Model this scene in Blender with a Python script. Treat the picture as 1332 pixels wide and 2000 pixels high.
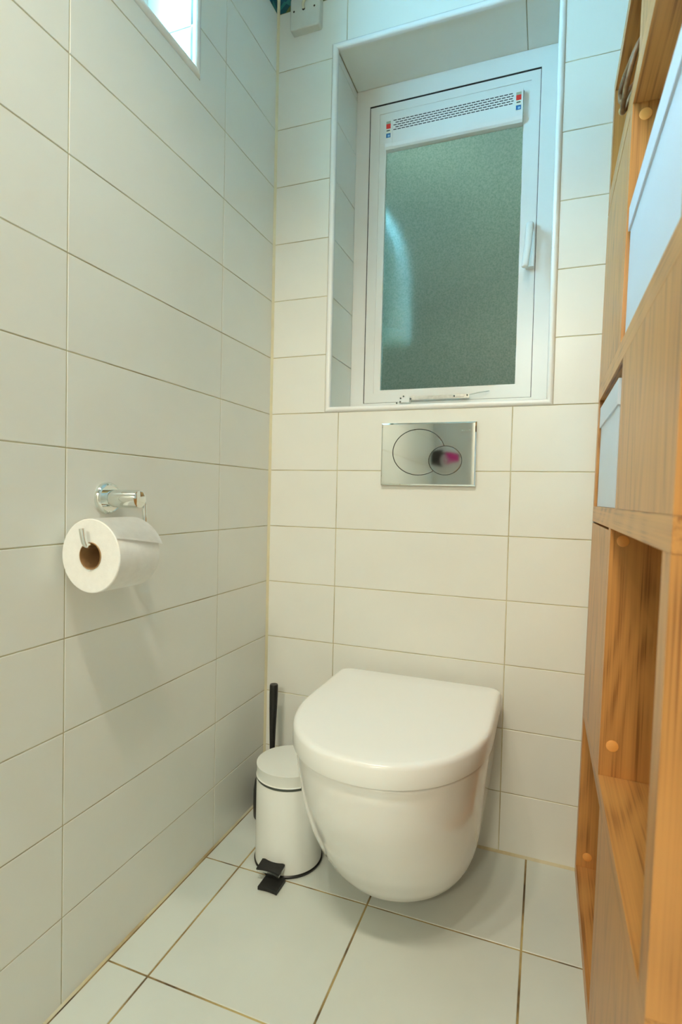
import bpy, bmesh, math, random
from mathutils import Vector, Matrix
from math import sin, cos, pi, radians

random.seed(4)
for o in list(bpy.data.objects):
    bpy.data.objects.remove(o, do_unlink=True)
SC = bpy.context.scene
COL = SC.collection

# ------------------------------------------------------------------ camera
CAMLOC = Vector((0.7014, -1.3181, 0.8287))
YAW, PITCH, ROLL, FPX = 0.3572, -0.0294, 0.0232, 1066.1
cam_data = bpy.data.cameras.new('camera')
cam = bpy.data.objects.new('camera', cam_data)
COL.objects.link(cam)
cam_data.sensor_fit = 'HORIZONTAL'
cam_data.sensor_width = 36.0
cam_data.lens = FPX / 1332.0 * 36.0
cam_data.clip_start = 0.01
cam.matrix_world = (Matrix.Translation(CAMLOC) @ Matrix.Rotation(YAW, 4, 'Z')
                    @ Matrix.Rotation(pi / 2 + PITCH, 4, 'X') @ Matrix.Rotation(ROLL, 4, 'Z'))
cam_data.dof.use_dof = True
cam_data.dof.focus_distance = 1.15
cam_data.dof.aperture_fstop = 7.0
SC.camera = cam

# ------------------------------------------------------------------ world, lights, exposure
W = bpy.data.worlds.new('sky')
SC.world = W
W.use_nodes = True
bg = W.node_tree.nodes['Background']
bg.inputs[0].default_value = (0.26, 0.70, 1.0, 1)
bg.inputs[1].default_value = 32.0
SC.view_settings.view_transform = 'Standard'
SC.view_settings.look = 'None'
SC.view_settings.exposure = 0.55
SC.view_settings.gamma = 1.0
SC.view_settings.use_curve_mapping = False
SC.cycles.max_bounces = 9
SC.cycles.transmission_bounces = 8
LAMP_W = 14.0                       # each of the three ceiling lamps
HALL_W = 38.0                      # hallway lamp added to brighten the room through the open door
LAMP_COL = (1.0, 0.90, 0.71)

# left window opening (on the wall plane X = 0)
LW_Y0, LW_Y1, LW_Z0, LW_Z1 = -1.07, -0.357, 1.6889, 2.08

# ------------------------------------------------------------------ materials
def nmat(name):
    m = bpy.data.materials.new(name)
    m.use_nodes = True
    return m, m.node_tree.nodes, m.node_tree.links, m.node_tree.nodes['Principled BSDF']

def lin(r, g, b):
    def c(v):
        v /= 255.0
        return v / 12.92 if v <= 0.04045 else ((v + 0.055) / 1.055) ** 2.4
    return (c(r), c(g), c(b), 1)

def simple(name, col, rough=0.4, metal=0.0, spec=0.5, coat=0.0, noise=0.0, nscale=30.0, bump=0.0, bscale=200.0):
    m, N, L, p = nmat(name)
    p.inputs['Base Color'].default_value = col
    p.inputs['Roughness'].default_value = rough
    p.inputs['Metallic'].default_value = metal
    p.inputs['Specular IOR Level'].default_value = spec
    p.inputs['Coat Weight'].default_value = coat
    tc = N.new('ShaderNodeTexCoord')
    if noise > 0:
        n = N.new('ShaderNodeTexNoise')
        n.inputs['Scale'].default_value = nscale
        n.inputs['Detail'].default_value = 4
        L.new(tc.outputs['Object'], n.inputs['Vector'])
        r = N.new('ShaderNodeValToRGB')
        r.color_ramp.elements[0].position = 0.3
        r.color_ramp.elements[1].position = 0.7
        d = 1 - noise
        r.color_ramp.elements[0].color = (col[0] * d, col[1] * d, col[2] * d, 1)
        r.color_ramp.elements[1].color = col
        L.new(n.outputs['Fac'], r.inputs['Fac'])
        L.new(r.outputs['Color'], p.inputs['Base Color'])
    if bump > 0:
        n2 = N.new('ShaderNodeTexNoise')
        n2.inputs['Scale'].default_value = bscale
        L.new(tc.outputs['Object'], n2.inputs['Vector'])
        b = N.new('ShaderNodeBump')
        b.inputs['Strength'].default_value = bump
        b.inputs['Distance'].default_value = 0.002
        L.new(n2.outputs['Fac'], b.inputs['Height'])
        L.new(b.outputs['Normal'], p.inputs['Normal'])
    return m

def wood(name, axis, light, dark, rough=0.34):
    """oak laminate: fine streaks along one axis, swirling figure and a few knots."""
    m, N, L, p = nmat(name)
    tc = N.new('ShaderNodeTexCoord')
    ai = 'XYZ'.index(axis)
    def mapped(across, along):
        mp = N.new('ShaderNodeMapping')
        sc = [across] * 3
        sc[ai] = along
        mp.inputs['Scale'].default_value = sc
        L.new(tc.outputs['Object'], mp.inputs['Vector'])
        return mp.outputs['Vector']
    # slow warp gives the cathedral figure
    nz = N.new('ShaderNodeTexNoise')
    nz.inputs['Scale'].default_value = 1.0
    nz.inputs['Detail'].default_value = 1.0
    L.new(mapped(8.0, 1.7), nz.inputs['Vector'])
    wv = N.new('ShaderNodeTexWave')
    wv.wave_type = 'RINGS'
    wv.rings_direction = axis
    wv.inputs['Scale'].default_value = 1.0
    wv.inputs['Distortion'].default_value = 0.0
    ma = N.new('ShaderNodeMath')
    ma.operation = 'MULTIPLY'
    ma.inputs[1].default_value = 19.0
    L.new(nz.outputs['Fac'], ma.inputs[0])
    fr = N.new('ShaderNodeMath')
    fr.operation = 'SINE'
    mb = N.new('ShaderNodeMath')
    mb.operation = 'MULTIPLY'
    mb.inputs[1].default_value = 3.2
    L.new(ma.outputs[0], mb.inputs[0])
    L.new(mb.outputs[0], fr.inputs[0])
    N.remove(wv)
    n2 = N.new('ShaderNodeTexNoise')
    n2.inputs['Scale'].default_value = 1.0
    n2.inputs['Detail'].default_value = 4
    n2.inputs['Roughness'].default_value = 0.65
    L.new(mapped(230.0, 1.6), n2.inputs['Vector'])
    n3 = N.new('ShaderNodeTexNoise')
    n3.inputs['Scale'].default_value = 1.0
    n3.inputs['Detail'].default_value = 3
    L.new(mapped(40.0, 2.5), n3.inputs['Vector'])
    # combine: 0.5 + 0.13*figure + streaks
    c1 = N.new('ShaderNodeMath'); c1.operation = 'MULTIPLY_ADD'
    c1.inputs[1].default_value = 0.075
    L.new(fr.outputs[0], c1.inputs[0])
    L.new(n2.outputs['Fac'], c1.inputs[2])
    c2 = N.new('ShaderNodeMath'); c2.operation = 'MULTIPLY_ADD'
    c2.inputs[1].default_value = 0.4
    L.new(n3.outputs['Fac'], c2.inputs[0])
    L.new(c1.outputs[0], c2.inputs[2])
    r = N.new('ShaderNodeValToRGB')
    e = r.color_ramp.elements
    e[0].position = 0.48
    e[0].color = dark
    e[1].position = 0.84
    e[1].color = light
    k = e.new(0.63)
    k.color = tuple((light[i] * 0.72 + dark[i] * 0.28) for i in range(3)) + (1,)
    L.new(c2.outputs[0], r.inputs['Fac'])
    L.new(r.outputs['Color'], p.inputs['Base Color'])
    p.inputs['Roughness'].default_value = rough
    p.inputs['Specular IOR Level'].default_value = 0.55
    b = N.new('ShaderNodeBump')
    b.inputs['Strength'].default_value = 0.06
    b.inputs['Distance'].default_value = 0.0008
    L.new(n2.outputs['Fac'], b.inputs['Height'])
    L.new(b.outputs['Normal'], p.inputs['Normal'])
    return m

def grout(name, c0, c1, c2, scale=9.0):
    m, N, L, p = nmat(name)
    tc = N.new('ShaderNodeTexCoord')
    n = N.new('ShaderNodeTexNoise')
    n.inputs['Scale'].default_value = scale
    n.inputs['Detail'].default_value = 6
    L.new(tc.outputs['Object'], n.inputs['Vector'])
    r = N.new('ShaderNodeValToRGB')
    e = r.color_ramp.elements
    e[0].position = 0.36
    e[0].color = c0
    e[1].position = 0.64
    e[1].color = c2
    k = e.new(0.48)
    k.color = c1
    L.new(n.outputs['Fac'], r.inputs['Fac'])
    L.new(r.outputs['Color'], p.inputs['Base Color'])
    p.inputs['Roughness'].default_value = 0.85
    return m

M = {}
M['tile'] = simple('wall_tile_glaze', (0.82, 0.83, 0.765, 1), 0.28, noise=0.035, nscale=6.0, bump=0.03, bscale=60.0)
M['ftile'] = simple('floor_tile_glaze', (0.72, 0.77, 0.71, 1), 0.30, noise=0.05, nscale=7.0, bump=0.03, bscale=80.0)
M['grout'] = grout('wall_grout', lin(168, 158, 122), lin(196, 188, 152), lin(214, 208, 176))
M['fgrout'] = grout('floor_grout', lin(96, 82, 62), lin(160, 138, 92), lin(196, 176, 120), 11.0)
M['stain'] = grout('stained_sealant', lin(150, 112, 66), lin(206, 194, 156), lin(216, 211, 186), 5.0)
M['caulk'] = simple('cream_sealant', lin(226, 218, 184), 0.5, noise=0.08, nscale=20)
M['plaster'] = simple('white_plaster', (0.80, 0.80, 0.76, 1), 0.8, noise=0.04, nscale=5)
M['upvc'] = simple('white_upvc', (0.86, 0.87, 0.84, 1), 0.28, noise=0.03, nscale=9)
M['trim'] = simple('white_trim_plastic', (0.88, 0.90, 0.88, 1), 0.22, noise=0.02, nscale=9)
M['rubber'] = simple('black_rubber', (0.012, 0.013, 0.012, 1), 0.55, noise=0.3, nscale=120, bump=0.3, bscale=700)
M['gap'] = simple('gap_shade_and_screw_black', (0.01, 0.013, 0.013, 1), 0.7)  # black put in for shade in gaps and slots; also dark screws
M['chrome'] = simple('polished_chrome', (0.80, 0.84, 0.82, 1), 0.04, metal=1.0)
M['brushed'] = simple('brushed_steel', (0.60, 0.62, 0.60, 1), 0.22, metal=1.0, noise=0.2, nscale=150)
M['groove'] = simple('dark_groove', (0.02, 0.03, 0.02, 1), 0.5)
M['etch'] = simple('etched_lettering', (0.20, 0.24, 0.20, 1), 0.5, metal=0.5)
M['ceramic'] = simple('white_ceramic', (0.91, 0.92, 0.89, 1), 0.10, coat=0.4, noise=0.015, nscale=3)
M['seat'] = simple('white_toilet_lid_plastic', (0.92, 0.94, 0.91, 1), 0.17, noise=0.012, nscale=4)
M['binw'] = simple('white_enamel', (0.84, 0.87, 0.83, 1), 0.26, noise=0.03, nscale=10)
M['binlid'] = simple('white_lid_plastic', (0.82, 0.85, 0.80, 1), 0.42, noise=0.04, nscale=12)
M['blackpl'] = simple('black_plastic', (0.008, 0.008, 0.008, 1), 0.32, noise=0.2, nscale=60)
M['steelband'] = simple('grey_band', (0.10, 0.12, 0.11, 1), 0.4, metal=0.6)
M['paper'] = simple('toilet_paper', (0.94, 0.95, 0.91, 1), 0.9, noise=0.05, nscale=90, bump=0.25, bscale=900)
M['card'] = simple('cardboard', (0.42, 0.24, 0.10, 1), 0.85, noise=0.2, nscale=60)
M['wood_v'] = wood('oak_grain_upright', 'Z', (0.64, 0.295, 0.08, 1), (0.30, 0.115, 0.027, 1))
M['wood_h'] = wood('oak_grain_lengthwise', 'Y', (0.66, 0.31, 0.085, 1), (0.31, 0.12, 0.028, 1))
M['cap'] = simple('orange_tan_plastic', (0.95, 0.42, 0.10, 1), 0.4, noise=0.06, nscale=80)
M['boxw'] = simple('pale_blue_white_box_board', (0.70, 0.80, 0.90, 1), 0.42, noise=0.02, nscale=12)
M['boxseam'] = simple('box_inner_board', (0.30, 0.34, 0.40, 1), 0.7)
M['switch'] = simple('aged_white_plastic', (0.66, 0.67, 0.60, 1), 0.35, noise=0.06, nscale=30)
M['cable'] = simple('cream_cable_sheath', (0.66, 0.62, 0.42, 1), 0.5, noise=0.1, nscale=50)
M['leather'] = simple('brown_leather', (0.34, 0.19, 0.085, 1), 0.5, noise=0.5, nscale=60, bump=0.4, bscale=300)
M['leather2'] = simple('tan_knot_cord', (0.62, 0.42, 0.18, 1), 0.6, noise=0.3, nscale=120)
M['red'] = simple('sticker_red', lin(232, 52, 38), 0.4)
M['blue'] = simple('sticker_blue', lin(38, 112, 176), 0.4)
M['ltblue'] = simple('sticker_light_blue', lin(150, 200, 226), 0.4)
M['sgrey'] = simple('sticker_grey', lin(176, 180, 158), 0.4)
M['sdark'] = simple('sticker_dark', lin(70, 78, 66), 0.4)
M['swhite'] = simple('sticker_white', lin(240, 240, 225), 0.4)
M['extwall'] = simple('added_well_brown', (0.36, 0.225, 0.135, 1), 0.9, noise=0.5, nscale=3.0)
M['magenta'] = simple('magenta_standin_cloth', (0.75, 0.02, 0.25, 1), 0.9, noise=0.2, nscale=200, bump=0.5, bscale=600)
M['pipe'] = simple('pale_pipe_plastic', (0.86, 0.90, 0.90, 1), 0.5, noise=0.05, nscale=12)
M['door'] = simple('white_door_paint', (0.80, 0.79, 0.74, 1), 0.4, noise=0.03, nscale=6)

def border_mat():
    m, N, L, p = nmat('teal_olive_border_glaze')
    tc = N.new('ShaderNodeTexCoord')
    v = N.new('ShaderNodeTexVoronoi')
    v.inputs['Scale'].default_value = 32.0
    L.new(tc.outputs['Object'], v.inputs['Vector'])
    sx = N.new('ShaderNodeSeparateColor')
    L.new(v.outputs['Color'], sx.inputs[0])
    r = N.new('ShaderNodeValToRGB')
    r.color_ramp.interpolation = 'CONSTANT'
    e = r.color_ramp.elements
    e[0].position = 0.0
    e[0].color = lin(26, 84, 96)
    e[1].position = 0.72
    e[1].color = lin(46, 120, 118)
    k = e.new(0.4)
    k.color = lin(92, 110, 62)
    L.new(sx.outputs[0], r.inputs['Fac'])
    L.new(r.outputs['Color'], p.inputs['Base Color'])
    p.inputs['Roughness'].default_value = 0.25
    return m
M['border'] = border_mat()

def frosted():
    m, N, L, p = nmat('frosted_glass')
    p.inputs['Transmission Weight'].default_value = 1.0
    p.inputs['Roughness'].default_value = 0.36
    p.inputs['IOR'].default_value = 1.2
    p.inputs['Coat Weight'].default_value = 0.08
    p.inputs['Coat Roughness'].default_value = 0.13
    p.inputs['Coat IOR'].default_value = 1.6
    tc = N.new('ShaderNodeTexCoord')
    n = N.new('ShaderNodeTexNoise')
    n.inputs['Scale'].default_value = 230.0
    n.inputs['Detail'].default_value = 5
    n.inputs['Roughness'].default_value = 0.7
    L.new(tc.outputs['Object'], n.inputs['Vector'])
    r = N.new('ShaderNodeValToRGB')
    r.color_ramp.elements[0].position = 0.36
    r.color_ramp.elements[0].color = (0.42, 0.58, 0.50, 1)
    r.color_ramp.elements[1].position = 0.66
    r.color_ramp.elements[1].color = (0.95, 1.0, 0.95, 1)
    L.new(n.outputs['Fac'], r.inputs['Fac'])
    L.new(r.outputs['Color'], p.inputs['Base Color'])
    b = N.new('ShaderNodeBump')
    b.inputs['Strength'].default_value = 0.35
    b.inputs['Distance'].default_value = 0.001
    L.new(n.outputs['Fac'], b.inputs['Height'])
    L.new(b.outputs['Normal'], p.inputs['Normal'])
    L.new(b.outputs['Normal'], p.inputs['Coat Normal'])
    return m
M['frost'] = frosted()

def clearglass():
    m, N, L, p = nmat('clear_pane_glass')
    t = N.new('ShaderNodeBsdfTransparent')
    g = N.new('ShaderNodeBsdfGlossy')
    g.inputs['Roughness'].default_value = 0.02
    mx = N.new('ShaderNodeMixShader')
    mx.inputs[0].default_value = 0.06
    L.new(t.outputs[0], mx.inputs[1])
    L.new(g.outputs[0], mx.inputs[2])
    L.new(mx.outputs[0], N['Material Output'].inputs['Surface'])
    return m
M['clear'] = clearglass()

def lampmat():
    m, N, L, p = nmat('lit_lamp_lens')
    p.inputs['Base Color'].default_value = (1, 0.9, 0.7, 1)
    p.inputs['Emission Color'].default_value = LAMP_COL + (1,)
    p.inputs['Emission Strength'].default_value = 12.0
    return m
M['lamp'] = lampmat()

# ------------------------------------------------------------------ helpers
def setp(o, label=None, cat=None, kind=None, group=None):
    if label: o['label'] = label
    if cat: o['category'] = cat
    if kind: o['kind'] = kind
    if group: o['group'] = group
    return o

def link(o, parent=None):
    COL.objects.link(o)
    if parent is not None:
        o.parent = parent
    return o

def empty(name, loc=(0, 0, 0), rot=(0, 0, 0)):
    o = bpy.data.objects.new(name, None)
    o.empty_display_size = 0.05
    o.location = loc
    o.rotation_euler = rot
    return link(o)

def obj(name, bm, mat, parent=None, smooth=None, offset=None):
    """bm holds coordinates in the parent's space (or world)."""
    bmesh.ops.recalc_face_normals(bm, faces=bm.faces)
    me = bpy.data.meshes.new(name)
    bm.to_mesh(me)
    bm.free()
    mats = mat if isinstance(mat, (list, tuple)) else [mat]
    for mm in mats:
        me.materials.append(mm)
    if smooth is not None:
        me.polygons.foreach_set('use_smooth', [True] * len(me.polygons))
        me.set_sharp_from_angle(angle=radians(smooth))
    o = bpy.data.objects.new(name, me)
    if offset is not None:
        o.location = offset
    return link(o, parent)

def NB():
    return bmesh.new()

def box(bm, x0, x1, y0, y1, z0, z1, mi=0):
    if x0 > x1: x0, x1 = x1, x0
    if y0 > y1: y0, y1 = y1, y0
    if z0 > z1: z0, z1 = z1, z0
    v = [bm.verts.new(p) for p in ((x0, y0, z0), (x1, y0, z0), (x1, y1, z0), (x0, y1, z0),
                                   (x0, y0, z1), (x1, y0, z1), (x1, y1, z1), (x0, y1, z1))]
    fs = []
    for f in ((0, 3, 2, 1), (4, 5, 6, 7), (0, 1, 5, 4), (1, 2, 6, 5), (2, 3, 7, 6), (3, 0, 4, 7)):
        fc = bm.faces.new([v[i] for i in f])
        fc.material_index = mi
        fs.append(fc)
    return fs

def bev(bm, w, seg=2, limit=30):
    es = [e for e in bm.edges if len(e.link_faces) == 2 and e.calc_face_angle(0) > radians(limit)]
    bmesh.ops.bevel(bm, geom=es, offset=w, segments=seg, affect='EDGES', profile=0.5)
    return bm

def bbox(x0, x1, y0, y1, z0, z1, w=0.001, seg=2):
    bm = NB()
    box(bm, x0, x1, y0, y1, z0, z1)
    return bev(bm, w, seg)

def ring_loft(bm, rings, cap0=True, cap1=True, closed=True, mi=0):
    vs = [[bm.verts.new(p) for p in r] for r in rings]
    n = len(vs[0])
    for a, b in zip(vs[:-1], vs[1:]):
        for i in range(n if closed else n - 1):
            j = (i + 1) % n
            f = bm.faces.new((a[i], a[j], b[j], b[i]))
            f.material_index = mi
    if cap0: bm.faces.new(list(reversed(vs[0]))).material_index = mi
    if cap1: bm.faces.new(vs[-1]).material_index = mi
    return vs

def frame_of(d):
    d = Vector(d).normalized()
    a = Vector((0, 0, 1)) if abs(d.z) < 0.9 else Vector((1, 0, 0))
    u = d.cross(a).normalized()
    return u, d.cross(u).normalized()

def tube(bm, pts, r, seg=12, mi=0, cap=True):
    pts = [Vector(p) for p in pts]
    rs = r if isinstance(r, (list, tuple)) else [r] * len(pts)
    t0 = (pts[1] - pts[0]).normalized()
    u, v = frame_of(t0)
    rings = []
    for i, p in enumerate(pts):
        t = (pts[min(i + 1, len(pts) - 1)] - pts[max(i - 1, 0)]).normalized()
        u = (u - t * u.dot(t)).normalized()
        v = t.cross(u)
        rings.append([p + (u * cos(2 * pi * k / seg) + v * sin(2 * pi * k / seg)) * rs[i] for k in range(seg)])
    ring_loft(bm, rings, cap, cap, True, mi)
    return bm

def lathe(bm, prof, axis, origin, seg=48, mi=0, cap0=True, cap1=True):
    """prof: list of (radius, distance along axis)."""
    ax = Vector(axis).normalized()
    u, v = frame_of(ax)
    o = Vector(origin)
    rings = [[o + ax * h + (u * cos(2 * pi * k / seg) + v * sin(2 * pi * k / seg)) * r for k in range(seg)] for r, h in prof]
    ring_loft(bm, rings, cap0, cap1, True, mi)
    return bm

def spline(pts, n=10):
    P = [Vector(p) for p in pts]
    out = []
    for i in range(len(P) - 1):
        p0 = P[max(i - 1, 0)]; p1 = P[i]; p2 = P[i + 1]; p3 = P[min(i + 2, len(P) - 1)]
        for k in range(n):
            t = k / n
            out.append(0.5 * ((2 * p1) + (p2 - p0) * t + (2 * p0 - 5 * p1 + 4 * p2 - p3) * t * t
                              + (3 * p1 - p0 - 3 * p2 + p3) * t ** 3))
    out.append(P[-1])
    return out

def poly_tile(poly, depth=0.006, ins=0.0007):
    """flat tile from a rectilinear counter-clockwise outline in (u,v); front at w=0, back at w=-depth."""
    bm = NB()
    n = len(poly)
    inner = []
    for i in range(n):
        p = Vector(poly[i]); a = Vector(poly[i - 1]); b = Vector(poly[(i + 1) % n])
        d0 = (p - a).normalized(); d1 = (b - p).normalized()
        inner.append(p + (Vector((-d0.y, d0.x)) + Vector((-d1.y, d1.x))) * ins)
    back = [bm.verts.new((p[0], p[1], -depth)) for p in poly]
    mid = [bm.verts.new((p[0], p[1], -0.0006)) for p in poly]
    fr = [bm.verts.new((p[0], p[1], 0)) for p in inner]
    for i in range(n):
        j = (i + 1) % n
        bm.faces.new((back[i], back[j], mid[j], mid[i]))
        bm.faces.new((mid[i], mid[j], fr[j], fr[i]))
    bm.faces.new(fr)
    bm.faces.new(list(reversed(back)))
    return bm

TILEC = {}
def place_tile(poly, mtx, mat, parent, name='tile', gap=0.0010):
    """poly in plane coordinates; mtx maps (u,v,w) into the world."""
    # shrink by half the joint
    n = len(poly)
    sh = []
    for i in range(n):
        p = Vector(poly[i]); a = Vector(poly[i - 1]); b = Vector(poly[(i + 1) % n])
        d0 = (p - a).normalized(); d1 = (b - p).normalized()
        sh.append(p + (Vector((-d0.y, d0.x)) + Vector((-d1.y, d1.x))) * gap)
    cx = sum(p.x for p in sh) / n
    cy = sum(p.y for p in sh) / n
    loc = [(p.x - cx, p.y - cy) for p in sh]
    key = (mat.name, name, tuple((round(a, 4), round(b, 4)) for a, b in loc))
    if key not in TILEC:
        bm = poly_tile(loc)
        bmesh.ops.recalc_face_normals(bm, faces=bm.faces)
        me = bpy.data.meshes.new(name)
        bm.to_mesh(me)
        bm.free()
        me.materials.append(mat)
        TILEC[key] = me
    o = bpy.data.objects.new(name, TILEC[key])
    link(o, parent)
    o.matrix_local = mtx @ Matrix.Translation((cx, cy, 0))
    return o

def rect(u0, u1, v0, v1):
    return [(u0, v0), (u1, v0), (u1, v1), (u0, v1)]

def cut(u0, u1, v0, v1, hole):
    """outlines left of a cell once the hole is taken away."""
    if hole is None:
        return [rect(u0, u1, v0, v1)]
    a0, a1, b0, b1 = hole
    if a1 <= u0 or a0 >= u1 or b1 <= v0 or b0 >= v1:
        return [rect(u0, u1, v0, v1)]
    out = []
    L_, R_, D_, U_ = a0 > u0 + .004, a1 < u1 - .004, b0 > v0 + .004, b1 < v1 - .004
    if L_ and not R_ and D_ and not U_:
        return [[(u0, v0), (u1, v0), (u1, b0), (a0, b0), (a0, v1), (u0, v1)]]
    if R_ and not L_ and D_ and not U_:
        return [[(u0, v0), (u1, v0), (u1, v1), (a1, v1), (a1, b0), (u0, b0)]]
    if L_ and not R_ and U_ and not D_:
        return [[(u0, v0), (a0, v0), (a0, b1), (u1, b1), (u1, v1), (u0, v1)]]
    if R_ and not L_ and U_ and not D_:
        return [[(a1, v0), (u1, v0), (u1, v1), (u0, v1), (u0, b1), (a1, b1)]]
    if L_: out.append(rect(u0, a0, v0, v1))
    if R_: out.append(rect(a1, u1, v0, v1))
    m0, m1 = max(u0, a0), min(u1, a1)
    if D_: out.append(rect(m0, m1, v0, b0))
    if U_: out.append(rect(m0, m1, b1, v1))
    return out

# ------------------------------------------------------------------ room shell
XR, YF, ZC = 1.185, -2.30, 2.42      # right wall, wall behind the camera, ceiling
Z0, TH, TW = 1.0439, 0.15, 0.4287
ROWS = [0.0] + [Z0 - TH * k for k in range(6, -8, -1)]          # 0, .144 ... 2.094
ROWS = [z for z in ROWS if z >= 0]
BORD = 2.152
ROWS2 = [BORD, BORD + TH, ZC]
GR = 0.0013                          # grout recess
# window in the back wall
BW_X0, BW_X1, BW_Z0, BW_Z1 = 0.168, 0.7035, 1.0535, 1.968
TRW = 0.0125

def slab_with_hole(bm, axis, a0, a1, z0, z1, t0, t1, hole):
    h0, h1, g0, g1 = hole
    for (u0, u1, v0, v1) in ((a0, h0, z0, z1), (h1, a1, z0, z1), (h0, h1, z0, g0), (h0, h1, g1, z1)):
        if axis == 'Y':
            box(bm, u0, u1, t0, t1, v0, v1)
        else:
            box(bm, t0, t1, u0, u1, v0, v1)

bm = NB()
slab_with_hole(bm, 'Y', -0.30, XR + 0.15, -0.02, ZC, GR, 0.30, (BW_X0 - .004, BW_X1 + .004, BW_Z0 - .004, BW_Z1 + .004))
wall_back = setp(obj('wall_back', bm, M['grout']), 'cream tiled wall with the frosted window above the toilet', 'wall', 'structure')
bm = NB()
slab_with_hole(bm, 'X', YF - 0.15, 0.0, -0.02, ZC, -0.30, -GR, (LW_Y0 - .004, LW_Y1 + .004, LW_Z0 - .004, LW_Z1 + .004))
wall_left = setp(obj('wall_left', bm, M['grout']), 'cream tiled side wall carrying the toilet roll holder', 'wall', 'structure')
bm = NB()
box(bm, XR, XR + 0.15, YF, 0.0, 0.0, ZC)
wall_right = setp(obj('wall_right', bm, M['plaster']), 'pale side wall behind the oak bookcase', 'wall', 'structure')
bm = NB()
slab_with_hole(bm, 'Y', -0.30, XR + 0.15, -0.02, ZC, YF - 0.15, YF, (0.22, 0.98, -0.03, 2.0))
wall_front = setp(obj('wall_front', bm, M['plaster']), 'pale wall with the door, opposite the toilet', 'wall', 'structure')
bm = NB()
box(bm, -0.30, XR + 0.15, YF - 0.15, 0.30, ZC, ZC + 0.1)
ceiling = setp(obj('ceiling', bm, M['plaster']), 'plain white ceiling', 'ceiling', 'structure')
bm = NB()
box(bm, -0.02, XR + 0.02, YF - 0.02, 0.02, -0.12, -GR)
floor = setp(obj('floor', bm, M['fgrout']), 'pale square tiled floor with brownish joints', 'floor', 'structure')

# wall tiles. back wall: u = X, v = Z, w = -Y
MB = Matrix(((1, 0, 0, 0), (0, 0, -1, 0), (0, 1, 0, 0), (0, 0, 0, 1)))
# left wall: u = Y, v = Z, w = +X
ML = Matrix(((0, 0, 1, 0), (1, 0, 0, 0), (0, 1, 0, 0), (0, 0, 0, 1)))
xs = [0.0, 0.1961, 0.1961 + TW, 0.1961 + 2 * TW, XR]
bh = (BW_X0 - .010, BW_X1 + .007, BW_Z0 - .0085, BW_Z1 + .008)
rows = ROWS + [None] + ROWS2
def row_pairs():
    out = list(zip(ROWS[:-1], ROWS[1:]))
    out += list(zip(ROWS2[:-1], ROWS2[1:]))
    return out
for z0, z1 in row_pairs():
    for x0, x1 in zip(xs[:-1], xs[1:]):
        for pg in cut(x0, x1, z0, z1, bh):
            place_tile(pg, MB, M['tile'], wall_back)
ys = [0.0, -0.2409, -0.2409 - TW, -0.2409 - 2 * TW, -0.2409 - 3 * TW, -0.2409 - 4 * TW, YF]
lh = (LW_Y0 - .010, LW_Y1 + .018, LW_Z0 - .001, LW_Z1 + .01)
for z0, z1 in row_pairs():
    for y1, y0 in zip(ys[:-1], ys[1:]):
        for pg in cut(y0, y1, z0, z1, lh):
            place_tile(pg, ML, M['tile'], wall_left)
# decorative border course high on both walls
n = 12
for i in range(n):
    x0, x1 = XR * i / n, XR * (i + 1) / n
    place_tile(rect(x0, x1, ROWS[-1], BORD), MB, M['border'], wall_back, 'border_tile')
i = 0
y = 0.0
while y > YF + 0.01:
    y2 = max(y - 0.1, YF)
    for pg in cut(y2, y, ROWS[-1], BORD, lh):
        place_tile(pg, ML, M['border'], wall_left, 'border_tile')
    y = y2
# reveal tiles of the back window
zr = [BW_Z0] + [z for z in ROWS if BW_Z0 + .02 < z < BW_Z1] + [BW_Z1]
MRL = Matrix(((0, 0, 1, BW_X0), (1, 0, 0, 0), (0, 1, 0, 0), (0, 0, 0, 1)))       # u = Y, faces +X
MRR = Matrix(((0, 0, -1, BW_X1), (-1, 0, 0, 0), (0, 1, 0, 0), (0, 0, 0, 1)))     # u = -Y, faces -X
for z0, z1 in zip(zr[:-1], zr[1:]):
    place_tile(rect(0.006, 0.185, z0, z1), MRL, M['tile'], wall_back)
    place_tile(rect(-0.185, -0.006, z0, z1), MRR, M['tile'], wall_back)
MRT = Matrix(((1, 0, 0, 0), (0, -1, 0, 0), (0, 0, -1, BW_Z1), (0, 0, 0, 1)))     # u = X, v = -Y, faces -Z
MRS = Matrix(((1, 0, 0, 0), (0, 1, 0, 0), (0, 0, 1, BW_Z0), (0, 0, 0, 1)))
for x0, x1 in ((BW_X0, 0.1961 + TW), (0.1961 + TW, BW_X1)):
    place_tile(rect(x0, x1, -0.185, -0.006), MRT, M['tile'], wall_back)
    place_tile(rect(x0, x1, 0.006, 0.185), MRS, M['tile'], wall_back)
# reveal tiles of the side window
MLF = Matrix(((1, 0, 0, 0), (0, 0, -1, LW_Y1), (0, 1, 0, 0), (0, 0, 0, 1)))      # u = X, faces -Y
MLN = Matrix(((-1, 0, 0, 0), (0, 0, 1, LW_Y0), (0, 1, 0, 0), (0, 0, 0, 1)))      # u = -X, faces +Y
zl = [LW_Z0, 1.786, 1.936, LW_Z1]
for z0, z1 in zip(zl[:-1], zl[1:]):
    place_tile(rect(-0.16, -0.004, z0, z1), MLF, M['tile'], wall_left)
    place_tile(rect(0.004, 0.16, z0, z1), MLN, M['tile'], wall_left)
MLS = Matrix(((1, 0, 0, 0), (0, 1, 0, 0), (0, 0, 1, LW_Z0), (0, 0, 0, 1)))
MLT = Matrix(((1, 0, 0, 0), (0, -1, 0, 0), (0, 0, -1, LW_Z1), (0, 0, 0, 1)))
for y0, y1 in ((LW_Y0, -0.6696), (-0.6696, LW_Y1)):
    place_tile(rect(-0.16, -0.004, y0, y1), MLS, M['tile'], wall_left)
    place_tile(rect(-0.16, -0.004, -y1, -y0), MLT, M['tile'], wall_left)

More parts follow.
